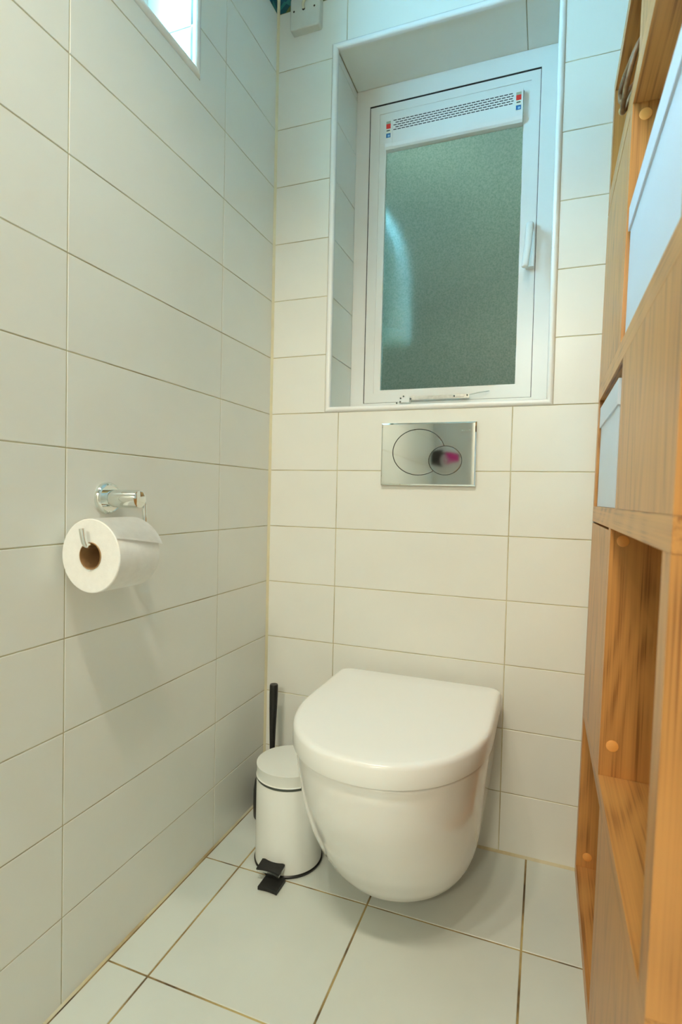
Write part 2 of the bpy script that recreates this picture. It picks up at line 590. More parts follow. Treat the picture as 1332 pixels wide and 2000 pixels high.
# floor tiles
fx = [0.004, 0.0905, 0.3885, 0.6865, 0.9845, XR]
fy = [-0.001, -0.2765, -0.5745, -0.8725, -1.1705, -1.4685, -1.7665, -2.0645, YF]
MF = Matrix(((1, 0, 0, 0), (0, 1, 0, 0), (0, 0, 1, 0), (0, 0, 0, 1)))
for x0, x1 in zip(fx[:-1], fx[1:]):
    for y1, y0 in zip(fy[:-1], fy[1:]):
        place_tile(rect(x0, x1, y0, y1), MF, M['ftile'], floor, 'floor_tile', 0.0019)

# quadrant trims, corner bead, stained floor joint
def quad_trim(bm, p0, p1, inward, out, r):
    """rounded strip from p0 to p1; 'inward' points into the opening, 'out' into the room."""
    p0, p1, a, b = Vector(p0), Vector(p1), Vector(inward), Vector(out)
    d = (p1 - p0).normalized()
    prof = [(-0.4, -0.3)] + [(-0.4 + 1.4 * (1 - cos(t)) / 2, -0.3 + (0.3 + 0.35) * 0 + 0.62 * sin(t) + 0.1) for t in [pi * k / 8 for k in range(0, 9)]] + [(1.0, -0.9), (0.3, -0.9)]
    rings = []
    for p, s in ((p0, 1), (p1, -1)):
        rings.append([p + a * (q[0] * r) + b * (q[1] * r) + d * (s * q[0] * r) for q in prof])
    ring_loft(bm, rings)

def trim_frame(name, label, pts, inwards, out, r):
    bm = NB()
    for i in range(len(pts)):
        quad_trim(bm, pts[i], pts[(i + 1) % len(pts)], inwards[i], out, r)
    return setp(obj(name, bm, M['trim'], smooth=40), label, 'trim', 'structure')

rx = 0.0105
x0, x1, z0, z1 = BW_X0 - rx * .6, BW_X1 + rx * .35, BW_Z0 - rx * .55, BW_Z1 + rx * .6
trim_frame('trim_1', 'white rounded plastic edging around the frosted window recess',
           [(x0, 0, z0), (x1, 0, z0), (x1, 0, z1), (x0, 0, z1)],
           [(0, 0, 1), (-1, 0, 0), (0, 0, -1), (1, 0, 0)], (0, -1, 0), rx)
rx = 0.0125
y0, y1, z0, z1 = LW_Y0 - .002, LW_Y1 + .0125, LW_Z0 + .004, LW_Z1 + .004
trim_frame('trim_2', 'white rounded plastic edging around the small bright side window',
           [(0, y0, z0), (0, y1, z0), (0, y1, z1), (0, y0, z1)],
           [(0, 0, 1), (0, -1, 0), (0, 0, -1), (0, 1, 0)], (1, 0, 0), rx)
bm = NB()
ring_loft(bm, [[(0, 0, z), (0.0055, 0, z), (0.0040, -0.0018, z), (0.0018, -0.0040, z), (0, -0.0055, z)] for z in (0, ZC)])
setp(obj('trim_3', bm, M['caulk'], smooth=60), 'thin cream sealant bead down the wall corner', 'sealant', 'structure')
bm = NB()
ring_loft(bm, [[(0, y, 0), (0.0036, y, 0), (0.0026, y, 0.0010), (0.0011, y, 0.0024), (0, y, 0.0032)] for y in (0, -0.4, -0.8, -1.2, YF)])
setp(obj('trim_4', bm, M['stain'], smooth=60), 'brown stained sealant where the side wall meets the floor', 'sealant', 'structure')
bm = NB()
ring_loft(bm, [[(x, 0, 0), (x, -0.0048, 0), (x, -0.0030, 0.0016), (x, -0.0012, 0.0036), (x, 0, 0.005)] for x in (0, 0.3, 0.6, XR)])
setp(obj('trim_5', bm, M['stain'], smooth=60), 'grubby sealant along the foot of the wall behind the toilet', 'sealant', 'structure')

# open doorway behind the camera and the lit hallway beyond it
door = setp(empty('door_1', (0.6, YF, 0)), 'plain white door standing open opposite the toilet', 'door', 'structure')
for a, b, c, d in ((-0.38, -0.345, 0, 1.96), (0.345, 0.38, 0, 1.96), (-0.38, 0.38, 1.96, 2.0)):
    obj('door_jamb', bbox(a, b, -0.162, 0.012, c, d, 0.002), M['door'], door)
leaf = obj('door_leaf', bbox(0.345, 0.385, -0.86, -0.17, 0.005, 1.955, 0.003), M['door'], door)
bm = NB()
tube(bm, [(0.345, -0.80, 1.0), (0.295, -0.80, 1.0), (0.285, -0.79, 1.0), (0.285, -0.70, 1.0)], 0.008, 10)
obj('door_handle', bm, M['brushed'], leaf, smooth=40)
HY0, HY1, HX0, HX1 = YF - 1.75, YF - 0.15, -0.45, 1.65
bm = NB()
box(bm, HX0, HX1, HY0 - .1, HY0, 0, ZC)
box(bm, HX0 - .1, HX0, HY0 - .1, HY1, 0, ZC)
box(bm, HX1, HX1 + .1, HY0 - .1, HY1, 0, ZC)
box(bm, HX0 - .1, -0.30, HY1, HY1 + .15, 0, ZC)
box(bm, XR + .15, HX1 + .1, HY1, HY1 + .15, 0, ZC)
box(bm, HX0 - .1, HX1 + .1, HY0 - .1, HY1 + .15, ZC, ZC + .1)
box(bm, HX0 - .1, HX1 + .1, HY0 - .1, HY1 + .15, -.12, -.001)
setp(obj('wall_hallway', bm, M['plaster']), 'pale hallway beyond the open door opposite the toilet', 'hallway', 'structure')

# narrow light well added to block the sky behind the frosted window
bm = NB()
box(bm, -0.55, 1.60, 0.95, 1.15, -0.3, 3.5)
box(bm, -0.75, -0.55, 0.30, 1.15, -0.3, 3.5)
box(bm, 1.60, 1.80, 0.30, 1.15, -0.3, 3.5)
box(bm, -0.75, 1.80, 0.28, 1.15, -0.5, -0.3)
box(bm, -0.75, 1.80, 0.10, 0.30, ZC + 0.1, 3.5)
box(bm, -0.75, -0.30, 0.10, 0.30, -0.3, ZC + 0.1)
box(bm, XR + 0.15, 1.80, 0.10, 0.30, -0.3, ZC + 0.1)
setp(obj('added_light_well', bm, M['extwall']), 'added light well keeping the open sky from the frosted window', 'light well', 'structure')

# pale pipe added outside the pane to make its lower left glow
bm = NB()
pp = spline([(x - .030, 0.365, z + .045) for x, z in ((0.10, 1.76), (0.165, 1.69), (0.228, 1.60), (0.262, 1.50), (0.270, 1.40), (0.270, 1.27))], 8)
tube(bm, pp, .045, 28)
wp = setp(empty('added_pipe'), 'added pale pipe standing in for the glow at the lower left of the frosted pane', 'pipe')
obj('pipe', bm, M['pipe'], wp, smooth=50)
bm = NB()
lathe(bm, [(.044, .10), (.050, .10), (.050, .0), (.044, .0)], (0, 0, 1), (0.240, 0.365, 1.315), 28, cap0=False, cap1=False)
obj('collar', bm, M['pipe'], wp, smooth=40)
bm = NB()
tube(bm, [pp[0] + Vector((.02, 0, -.02)), pp[0] + Vector((-.25, 0, .20)), pp[0] + Vector((-.55, 0, .20))], .045, 28)
obj('pipe_run', bm, M['pipe'], wp, smooth=50)

# ------------------------------------------------------------------ frosted window (window_1)
FY = 0.165
win = setp(empty('window_1', (0, 0, 0)), 'white framed frosted glass window in the recess above the toilet', 'window', 'structure')
FX0, FX1, FZ0, FZ1 = BW_X0 + .0005, BW_X1 - .0005, BW_Z0 + .0005, BW_Z1 - .0005
SX0, SX1, SZ0, SZ1 = 0.2095, 0.6575, 1.0935, 1.915
def frame(x0, x1, z0, z1, w, y0, y1, b=0.002, seg=2):
    """four mitre-less frame members as one mesh; w = (left, right, bottom, top)."""
    bm = NB()
    wl, wr, wb, wt = w
    o = [(x0, z0), (x1, z0), (x1, z1), (x0, z1)]
    i = [(x0 + wl, z0 + wb), (x1 - wr, z0 + wb), (x1 - wr, z1 - wt), (x0 + wl, z1 - wt)]
    vo0 = [bm.verts.new((p[0], y0, p[1])) for p in o]
    vi0 = [bm.verts.new((p[0], y0, p[1])) for p in i]
    vo1 = [bm.verts.new((p[0], y1, p[1])) for p in o]
    vi1 = [bm.verts.new((p[0], y1, p[1])) for p in i]
    for k in range(4):
        j = (k + 1) % 4
        bm.faces.new((vo0[k], vo0[j], vi0[j], vi0[k]))
        bm.faces.new((vo1[j], vo1[k], vi1[k], vi1[j]))
        bm.faces.new((vo0[j], vo0[k], vo1[k], vo1[j]))
        bm.faces.new((vi0[k], vi0[j], vi1[j], vi1[k]))
    return bev(bm, b, seg)
g = 0.002
obj('outer_frame', frame(FX0, FX1, FZ0, FZ1, (SX0 - g - FX0, FX1 - SX1 - .0015, SZ0 - .001 - FZ0, FZ1 - SZ1 - .0042), FY, FY + 0.06, 0.0015), M['upvc'], win)
obj('dark_gap_strip', frame(SX0 - .0024, SX1 + .0019, SZ0 - .001, SZ1 + .0046, (.0022, .0017, .0008, .0044), FY + 0.0007, FY + 0.012, 0.0001, 1), M['gap'], win)  # black strip filling the sash gap, its shade put in as colour
sash = obj('sash', frame(SX0, SX1, SZ0, SZ1, (.027, .022, .026, .022), FY + .0012, FY + .021, 0.0016), M['upvc'], win)
IX0, IX1, IZ0, IZ1 = 0.2555, 0.6185, 1.1285, 1.872
obj('glazing_bead', frame(SX0 + .026, SX1 - .021, SZ0 + .025, SZ1 - .021,
                          (IX0 - SX0 - .026, SX1 - .021 - IX1, IZ0 - SZ0 - .025, SZ1 - .021 - IZ1), FY + .0030, FY + .018, 0.004, 3), M['upvc'], sash)
obj('glass_pane', bbox(IX0 - .004, IX1 + .004, FY + .010, FY + .014, IZ0 - .004, IZ1 + .004, 0.0004, 1), M['frost'], win)
# ventilator across the head of the pane
VZ0, VZ1 = 1.788, 1.868
VY = FY - 0.012
bm = NB()
prof = [(VY, VZ1), (VY, VZ0 + .012), (VY + .002, VZ0 + .004), (VY + .007, VZ0), (FY + .012, VZ0), (FY + .012, VZ1)]
ring_loft(bm, [[(x, p[0], p[1]) for p in prof] for x in (IX0 + .0015, IX1 - .0015)])
bev(bm, .0008, 1)
vent = obj('ventilator', bm, M['upvc'], win)
bm = NB()
for (a, b) in ((IX0 + .0014, IX0 + .0216), (IX1 - .0226, IX1 - .0014)):
    ring_loft(bm, [[(x, p[0] - (.0012 if p[0] < FY else 0), p[1] - (.0008 if p[1] < VZ0 + .003 else -.0004)) for p in prof] for x in (a, b)])
obj('end_cap', bm, M['upvc'], vent)
bm = NB()
sx0, sx1 = 0.2795, 0.5940
for r in range(5):
    z = 1.8595 - r * 0.0062
    nn = 27
    p = (sx1 - sx0) / nn
    for k in range(nn):
        a = sx0 + p * (k + (0.5 if r % 2 else 0.0))
        b = min(a + p * 0.80, sx1)
        if a < sx1 - .002:
            box(bm, a, b, VY - .0003, VY + .0006, z - .0011, z + .0011)
setp(obj('vent_slots', bm, M['gap'], vent), kind='stuff')  # raised dark plates; the black stands for shade inside the slots
def sticker(xc):
    bm = NB()
    y = VY - .0015
    def q(a, b, c, d, mi, up):
        box(bm, xc + a, xc + b, y - up, y + .0002, c, d, mi)
    q(-.0068, .0068, 1.8130, 1.8600, 0, .0002)
    q(-.0062, .0062, 1.8520, 1.8590, 1, .0004)
    q(-.0062, .0062, 1.8390, 1.8520, 2, .0004)
    q(-.0052, .0046, 1.8325, 1.8355, 3, .0004)
    q(-.0062, .0062, 1.8150, 1.8265, 4, .0004)
    q(-.0015, .0042, 1.8170, 1.8225, 5, .0006)
    return setp(obj('sticker', bm, [M['swhite'], M['sgrey'], M['red'], M['sdark'], M['blue'], M['ltblue']], vent),
                'small white sticker printed with a red and a blue block')
sticker(0.2660)
sticker(0.6065)
# lever handle on the right stile
hx = 0.6465
hnd = obj('window_handle', bbox(hx - .011, hx + .009, FY - .016, FY + .0015, 1.418, 1.530, .004, 3), M['upvc'], win, smooth=40)
bm = NB()
lp = spline([(hx - .002, FY - .012, 1.512), (hx - .002, FY - .032, 1.516), (hx - .003, FY - .044, 1.500), (hx - .005, FY - .050, 1.460), (hx - .008, FY - .058, 1.425), (hx - .010, FY - .064, 1.398)], 6)
u = Vector((1, 0, 0))
rings = []
for i, p in enumerate(lp):
    t = (lp[min(i + 1, len(lp) - 1)] - lp[max(i - 1, 0)]).normalized()
    nrm = t.cross(u).normalized()
    k = i / (len(lp) - 1)
    w = 0.0095 - 0.0015 * k
    d = 0.0065
    if i == len(lp) - 1:
        w *= 0.6; d *= 0.6
    rings.append([p + u * (w * cos(a)) + nrm * (d * sin(a)) for a in [2 * pi * q / 12 for q in range(12)]])
ring_loft(bm, rings)
obj('lever', bm, M['upvc'], hnd, smooth=60)
# casement stay on the bottom rail
sty = obj('window_stay', bbox(0.316, 0.346, FY - .020, FY + .0015, 1.0885, 1.1035, .002), M['trim'], win)
bm = NB()
box(bm, 0.345, 0.505, FY - .0115, FY - .0095, 1.0955, 1.1055)
box(bm, 0.470, 0.492, FY - .0135, FY - .0105, 1.0990, 1.1055)
bev(bm, .0006, 1)
obj('stay_arm', bm, M['brushed'], sty)
bm = NB()
tube(bm, [(0.500, FY - .010, 1.1030), (0.530, FY - .009, 1.1085), (0.556, FY - .006, 1.1120)], .0012, 8)
obj('stay_rod', bm, M['brushed'], sty)
bm = NB()
for (sx, sz) in ((0.322, 1.0995), (0.330, 1.1045), (0.348, 1.0990), (0.466, 1.1015), (0.500, 1.1025)):
    lathe(bm, [(0.0022, 0), (0.0022, 0.0022), (0.0012, 0.003)], (0, -1, 0), (sx, FY - .0115 if sx > .34 else FY - .0195, sz), 10)
for (sx, sz) in ((0.306, 1.0905), (0.321, 1.0900)):
    lathe(bm, [(0.0022, 0), (0.0022, 0.0022), (0.0012, 0.003)], (0, -1, 0), (sx, FY + .0005 if sx < .31 else FY - .0195, sz), 10)
obj('stay_screws', bm, M['steelband'], sty)

# ------------------------------------------------------------------ side window (window_2)
win2 = setp(empty('window_2', (0, 0, 0)), 'small bright window high in the side wall', 'window', 'structure')
def frameX(y0, y1, z0, z1, w, xa, xb, b=0.002):
    bm = frame(y0, y1, z0, z1, (w, w, w, w), xa, xb, b)
    for v in bm.verts:
        v.co = Vector((v.co.y, v.co.x, v.co.z))
    return bm
obj('outer_frame', frameX(LW_Y0 + .001, LW_Y1 - .001, LW_Z0 + .001, LW_Z1 - .001, .030, -0.19, -0.122), M['upvc'], win2)
obj('dark_gap_strip', frameX(LW_Y0 + .028, LW_Y1 - .028, LW_Z0 + .028, LW_Z1 - .028, .006, -0.18, -0.132, .0008), M['gap'], win2)
obj('sash', frameX(LW_Y0 + .033, LW_Y1 - .033, LW_Z0 + .033, LW_Z1 - .033, .036, -0.185, -0.128), M['upvc'], win2)
bm = NB()
box(bm, -0.158, -0.154, LW_Y0 + .065, LW_Y1 - .065, LW_Z0 + .065, LW_Z1 - .065)
obj('glass_pane', bm, M['clear'], win2)

# ------------------------------------------------------------------ flush plate
fp = setp(empty('flush_plate', (0.4315, 0, 0.9345)), 'polished chrome dual flush plate with two overlapping oval buttons', 'flush plate')
PW, PH, PD = 0.1155, 0.0762, 0.0115
bm = NB()
rings = []
for (s, y) in ((0, 0.0), (0, -PD + .0035), (0.0006, -PD + .0015), (0.0035, -PD)):
    rings.append([(-PW + s, y, -PH + s), (PW - s, y, -PH + s), (PW - s, y, PH - s), (-PW + s, y, PH - s)])
ring_loft(bm, rings)
obj('plate', bm, M['chrome'], fp)
def ell_ring(cx, cz, a, b, w, y0, h, keep=None, seg=96):
    bm = NB()
    def P(t, s, y):
        return (cx + (a + s) * cos(t), y, cz + (b + s) * sin(t))
    segs = [2 * pi * k / seg for k in range(seg)]
    for k in range(seg):
        t0, t1 = segs[k], 2 * pi * (k + 1) / seg
        tm = (t0 + t1) / 2
        if keep and not keep(cx + a * cos(tm), cz + b * sin(tm)):
            continue
        v = [bm.verts.new(P(t, s, y)) for t in (t0, t1) for s in (-w, w) for y in (y0, y0 - h)]
        for f in ((0, 1, 3, 2), (4, 6, 7, 5), (0, 4, 5, 1), (2, 3, 7, 6), (1, 5, 7, 3)):
            bm.faces.new([v[i] for i in f])
    bmesh.ops.remove_doubles(bm, verts=bm.verts, dist=1e-6)
    return bm
def ell_button(cx, cz, a, b, y0, h, dish, seg=96, skip=None):
    bm = NB()
    prof = [(1.0, 0.0), (1.0, h), (0.985, h + .0006), (0.6, h + .0006 - dish * .4), (0.3, h + .0006 - dish * .8), (0.02, h + .0006 - dish)]
    rings = [[(cx + a * s * cos(2 * pi * k / seg), y0 - d, cz + b * s * sin(2 * pi * k / seg)) for k in range(seg)] for s, d in prof]
    ring_loft(bm, rings)
    return bm
bc, sc_ = (0.4103 - 0.4315, 0.9390 - 0.9345, 0.0640, 0.0555), (0.4752 - 0.4315, 0.9188 - 0.9345, 0.0392, 0.0345)
inside = lambda x, z, e: ((x - e[0]) / e[2]) ** 2 + ((z - e[1]) / e[3]) ** 2 < 1.0
bb = obj('large_button', ell_button(bc[0], bc[1], bc[2] - .0008, bc[3] - .0008, -PD, 0.0004, .00015), M['chrome'], fp, smooth=30)
sb = obj('small_button', ell_button(sc_[0], sc_[1], sc_[2] - .0006, sc_[3] - .0006, -PD - .0006, 0.0006, .00015), M['chrome'], fp, smooth=30)
obj('button_gap', ell_ring(bc[0], bc[1], bc[2], bc[3], .00075, -PD, .0008, lambda x, z: not inside(x, z, sc_)), M['groove'], bb)
obj('button_gap', ell_ring(sc_[0], sc_[1], sc_[2], sc_[3], .00075, -PD, .0014), M['groove'], sb)
def text_mesh(txt, size, name, mat, parent, loc, rot, ext=0.0002):
    cu = bpy.data.curves.new(name, 'FONT')
    cu.body = txt
    cu.size = size
    cu.extrude = ext
    cu.align_x = 'CENTER'
    cu.align_y = 'CENTER'
    t = bpy.data.objects.new(name + '_tmp', cu)
    COL.objects.link(t)
    bpy.context.view_layer.update()
    me = bpy.data.meshes.new_from_object(t.evaluated_get(bpy.context.evaluated_depsgraph_get()))
    bpy.data.objects.remove(t, do_unlink=True)
    me.materials.clear()
    me.materials.append(mat)
    o = bpy.data.objects.new(name, me)
    link(o, parent)
    o.location = loc
    o.rotation_euler = rot
    return o
text_mesh('GEBERIT', 0.0060, 'maker_lettering', M['etch'], fp, (0.5225 - 0.4315, -PD - .0001, 0.9890 - 0.9345), (pi / 2, 0, 0))

# ------------------------------------------------------------------ toilet
TX = 0.430
toi = setp(empty('toilet', (TX, 0, 0)), 'white wall-hung toilet with its lid closed', 'toilet')
def douts(a, yb, ys, yf, n=2.15, m=72, rb=0.0):
    """D outline: from back left round the front to back right (counter-clockwise from above)."""
    pts = []
    if rb > 0:
        for k in range(5):
            t = (pi / 2) * (k / 5)
            pts.append((-a + rb - rb * sin(t), yb - rb + rb * cos(t)))
    for k in range(5):
        pts.append((-a, yb - rb + (ys - yb + rb) * k / 5))
    for k in range(m + 1):
        t = pi - pi * k / m
        c, s = cos(t), sin(t)
        pts.append((a * (1 if c > 0 else -1) * abs(c) ** (2 / n), ys + (yf - ys) * abs(s) ** (2 / n)))
    for k in range(1, 6):
        pts.append((a, ys + (yb - rb - ys) * k / 5))
    if rb > 0:
        for k in range(5):
            t = (pi / 2) * (k + 1) / 5
            pts.append((a - rb + rb * cos(t), yb - rb + rb * sin(t)))
    return pts
prof = [  # z, half width, front
    (0.0408, 0.026, -0.147), (0.0420, 0.070, -0.215), (0.0471, 0.103, -0.285), (0.0597, 0.130, -0.327), (0.0817, 0.1465, -0.352),
    (0.1100, 0.1590, -0.374), (0.1478, 0.1685, -0.402), (0.1981, 0.1742, -0.436), (0.2611, 0.1795, -0.466), (0.3177, 0.1852, -0.480),
    (0.3450, 0.1880, -0.4830), (0.3525, 0.1885, -0.4830), (0.3555, 0.1865, -0.4810)]
sp = spline([(p[1], p[2], p[0]) for p in prof], 6)
bm = NB()
rings = []
for p in sp:
    q5 = max(0.0, (p.z - 0.0408) / 0.3147) ** 0.5
    rings.append([(q[0], q[1], p.z) for q in douts(p.x, 0.0, (0.58 - 0.08 * q5) * p.y, p.y, 1.90 + 0.25 * q5)])
ring_loft(bm, rings)
obj('bowl', bm, M['ceramic'], toi, smooth=60)
bm = NB()
ring_loft(bm, [[(q[0], q[1], z) for q in douts(0.1800, -0.035, -0.245, -0.4740)] for z in (0.3555, 0.3640)])
obj('seat', bm, M['seat'], toi, smooth=50)
bm = NB()
rings = []
ZL0, ZL1 = 0.3600, 0.4015
for ins, z in ((0.003, ZL0), (0.0005, ZL0 + .0006), (0.0, ZL0 + .002), (0.0, ZL0 + .018), (0.0003, ZL1 - .010), (0.0014, ZL1 - .0058), (0.0038, ZL1 - .0026), (0.0075, ZL1 - .0008), (0.013, ZL1), (0.06, ZL1 + .0006)):
    rings.append([(q[0], q[1], z) for q in douts(0.1935 - ins, -0.035 - ins, -0.245, -0.4925 + ins, rb=0.022 if ins < .02 else .01)])
ring_loft(bm, rings)
obj('lid', bm, M['seat'], toi, smooth=50)

# ------------------------------------------------------------------ pedal bin
pb = setp(empty('pedal_bin', (0.1760, -0.2030, 0)), 'small white pedal bin standing beside the toilet', 'bin')
bm = NB()
lathe(bm, [(0.0750, 0.006), (0.0755, 0.010), (0.0755, 0.185), (0.0738, 0.190), (0.070, 0.1905)], (0, 0, 1), (0, 0, 0), 72)
obj('bin_body', bm, M['binw'], pb, smooth=40)
bm = NB()
lathe(bm, [(0.0748, 0.0), (0.0766, 0.0008), (0.0778, 0.005), (0.0755, 0.0072)], (0, 0, 1), (0, 0, 0), 72)
obj('base_ring', bm, M['blackpl'], pb, smooth=40)
bm = NB()
lathe(bm, [(0.072, 0.1905), (0.0752, 0.1912), (0.0757, 0.1935), (0.0752, 0.1962), (0.072, 0.197)], (0, 0, 1), (0, 0, 0), 72)
obj('rim_band', bm, M['steelband'], pb, smooth=40)
bm = NB()
lathe(bm, [(0.073, 0.1965), (0.0766, 0.197), (0.0748, 0.199), (0.0748, 0.2165), (0.0760, 0.2205), (0.0760, 0.2228), (0.070, 0.2238), (0.045, 0.2262), (0.020, 0.2272), (0.002, 0.2274)], (0, 0, 1), (0, 0, 0), 72)
obj('bin_lid', bm, M['binlid'], pb, smooth=40)
# pedal: white metal tread with a curved black rubber pad, and a rubber foot on the floor
def pad(x0, x1, y0, y1, zf, th, curve, ins=0.0, tilt=0.0):
    bm = NB()
    n = 8
    top, bot = [], []
    rings = []
    for k in range(n + 1):
        t = k / n
        x = x0 + (x1 - x0) * t
        c = curve * 4 * t * (1 - t)
        yy0, yy1 = y0 + c, y1 + c
        rings.append([(x, yy0, zf + tilt), (x, yy1, zf), (x, yy1, zf + th), (x, yy0, zf + tilt + th)])
    ring_loft(bm, rings)
    return bev(bm, .0008, 1)
ped = obj('pedal', pad(-.026, .026, -.101, -.070, .026, .005, .004, tilt=-.004), M['brushed'], pb)
obj('pedal_pad', pad(-.027, .027, -.102, -.074, .031, .0035, .004, tilt=-.004), M['rubber'], ped)
obj('foot_pad', pad(-.012, .032, -.122, -.080, .0015, .007, .002), M['rubber'], pb)
bm = NB()
box(bm, -.009, .009, .070, .084, .178, .205)
bev(bm, .002, 2)
obj('hinge', bm, M['blackpl'], pb)

# ------------------------------------------------------------------ toilet brush and its holder
hb = setp(empty('brush_holder', (0.062, -0.072, 0)), 'black toilet brush holder hidden behind the white pedal bin', 'brush holder')
bm = NB()
lathe(bm, [(0.0430, 0.0), (0.0452, 0.002), (0.0462, 0.03), (0.0455, 0.07), (0.0425, 0.092), (0.037, 0.101), (0.028, 0.1045)], (0, 0, 1), (0, 0, 0), 48, cap1=False)
obj('holder_cup', bm, M['blackpl'], hb, smooth=40)
bm = NB()
lathe(bm, [(0.028, 0.1045), (0.024, 0.103), (0.024, 0.02)], (0, 0, 1), (0, 0, 0), 48, cap0=False, cap1=True)
obj('cup_lining', bm, M['blackpl'], hb, smooth=40)
br = setp(empty('toilet_brush', (0.062, -0.072, 0.021)), 'black toilet brush handle rising behind the white pedal bin', 'toilet brush')
bm = NB()
pts = [(0.0, 0.0, .075), (-.0005, .001, .105), (-.001, .002, .15), (-.002, .004, .20), (-.003, .007, .255), (-.004, .010, .300), (-.0045, .011, .3125), (-.0045, .011, .3155)]
tube(bm, pts, [.0055, .006, .0068, .0083, .0103, .0112, .0110, .0098], 20)
obj('brush_handle', bm, M['blackpl'], br, smooth=40)
bm = NB()
lathe(bm, [(0.010, 0.0), (0.020, 0.006), (0.022, 0.03), (0.020, 0.065), (0.008, 0.078)], (0, 0, 1), (0, 0, 0), 20)
obj('brush_head', bm, M['rubber'], br, smooth=40)

# ------------------------------------------------------------------ toilet roll holder and roll
rh = setp(empty('roll_holder', (0, -0.585, 0.8155)), 'chrome toilet roll holder fixed to the tiled side wall', 'roll holder')
bm = NB()
lathe(bm, [(0.0275, 0.0), (0.0278, 0.004), (0.0262, 0.0075), (0.0235, 0.0095), (0.0225, 0.0085), (0.018, 0.0085)], (1, 0, 0), (0, 0, 0), 48)
obj('wall_rose', bm, M['chrome'], rh, smooth=30)
bm = NB()
lathe(bm, [(0.0150, 0.008), (0.0150, 0.0690), (0.0143, 0.0705), (0.0125, 0.0710)], (1, 0, 0), (0, 0, 0), 40)
obj('post', bm, M['chrome'], rh, smooth=30)
wire = spline([(0.055, 0.010, 0.0), (0.055, 0.020, -0.0005), (0.056, 0.0265, -0.006), (0.057, 0.0270, -0.018), (0.059, 0.0265, -0.052), (0.0605, 0.0210, -0.0655), (0.061, 0.010, -0.0700), (0.063, -0.05, -0.0706), (0.066, -0.096, -0.0706), (0.066, -0.1085, -0.0680), (0.065, -0.1125, -0.0600), (0.062, -0.113, -0.0440)], 6)
bm = NB()
tube(bm, wire, 0.0041, 12)
obj('wire_arm', bm, M['chrome'], rh, smooth=60)
RX, RZ, RR, RY0, RY1 = 0.0655, 0.7300, 0.0560, -0.6850, -0.5960
tr = setp(empty('toilet_roll', (RX, RY0, RZ)), 'white toilet paper roll hanging on the chrome holder', 'toilet roll')
RL = RY1 - RY0
RCO = 0.0205
bm = NB()
lathe(bm, [(RCO, 0.001), (RR - .0012, 0.0), (RR, 0.0012), (RR, RL - .0012), (RR - .0012, RL), (RCO, RL - .001), (RCO, 0.001)], (0, 1, 0), (0, 0, 0), 72, cap0=False, cap1=False)
bmesh.ops.remove_doubles(bm, verts=bm.verts, dist=1e-5)
obj('paper', bm, M['paper'], tr, smooth=40)
bm = NB()
lathe(bm, [(RCO - .0009, -0.0006), (RCO, -0.0006), (RCO, RL + .0006), (RCO - .0009, RL + .0006), (RCO - .0009, -0.0006)], (0, 1, 0), (0, 0, 0), 48, cap0=False, cap1=False)
bmesh.ops.remove_doubles(bm, verts=bm.verts, dist=1e-5)
obj('cardboard_core', bm, M['card'], tr, smooth=40)
# loose end of the paper, its far corner lifted
bm = NB()
NU, NV = 10, 20
grid = []
for i in range(NU + 1):
    s = i / NU
    yy = 0.0005 + (RL - 0.001) * s
    tend = radians(30) - radians(16) * s
    row = []
    for j in range(NV + 1):
        k = j / NV
        th = radians(112) + (tend - radians(112)) * k
        lift = 0.0006 + (0.0012 + 0.0055 * s) * max(0, (k - .45) / .55) ** 1.7
        r = RR + lift
        row.append(bm.verts.new((r * cos(th), yy, r * sin(th))))
    grid.append(row)
for i in range(NU):
    for j in range(NV):
        bm.faces.new((grid[i][j], grid[i + 1][j], grid[i + 1][j + 1], grid[i][j + 1]))
r_ = bmesh.ops.solidify(bm, geom=bm.faces[:], thickness=-0.0006)
obj('loose_sheet', bm, M['paper'], tr, smooth=60)

# ------------------------------------------------------------------ flex outlet plate by the corner
sw = setp(empty('switch_plate', (0.0870, 0, 2.0640)), 'white square cable outlet plate high beside the wall corner', 'switch plate')
bm = NB()
box(bm, -.041, .041, -.021, 0.001, -.041, .041)
es = [e for e in bm.edges if abs(e.verts[0].co.y - e.verts[1].co.y) > .01]
bmesh.ops.bevel(bm, geom=es, offset=.006, segments=4, affect='EDGES', profile=.5)
es = [e for e in bm.edges if e.verts[0].co.y < -.02 and e.verts[1].co.y < -.02]
bmesh.ops.bevel(bm, geom=es, offset=.003, segments=3, affect='EDGES', profile=.5)
obj('plate', bm, M['switch'], sw, smooth=35)
for sx in (-.0305, .0265):
    bm = NB()
    lathe(bm, [(.0024, 0), (.0024, .0008), (.0016, .0011)], (0, -1, 0), (sx, -.0208, .0055), 12)
    obj('screw', bm, M['gap'], sw, smooth=40)
bm = NB()
lathe(bm, [(.0042, 0), (.0042, .0005), (.0022, .0007)], (0, -1, 0), (-.0035, -.0208, .0065), 16)
obj('cable_hole', bm, M['gap'], sw, smooth=40)
bm = NB()
tube(bm, spline([(-.0035, -.021, .008), (-.002, -.028, .013), (.004, -.031, .022), (.010, -.030, .042), (.014, -.026, .075), (.012, -.012, .14), (.010, -.006, .22), (.010, -.006, ZC - 2.0640 - .002)], 6), .0036, 10)
obj('cable', bm, M['cable'], sw, smooth=60)

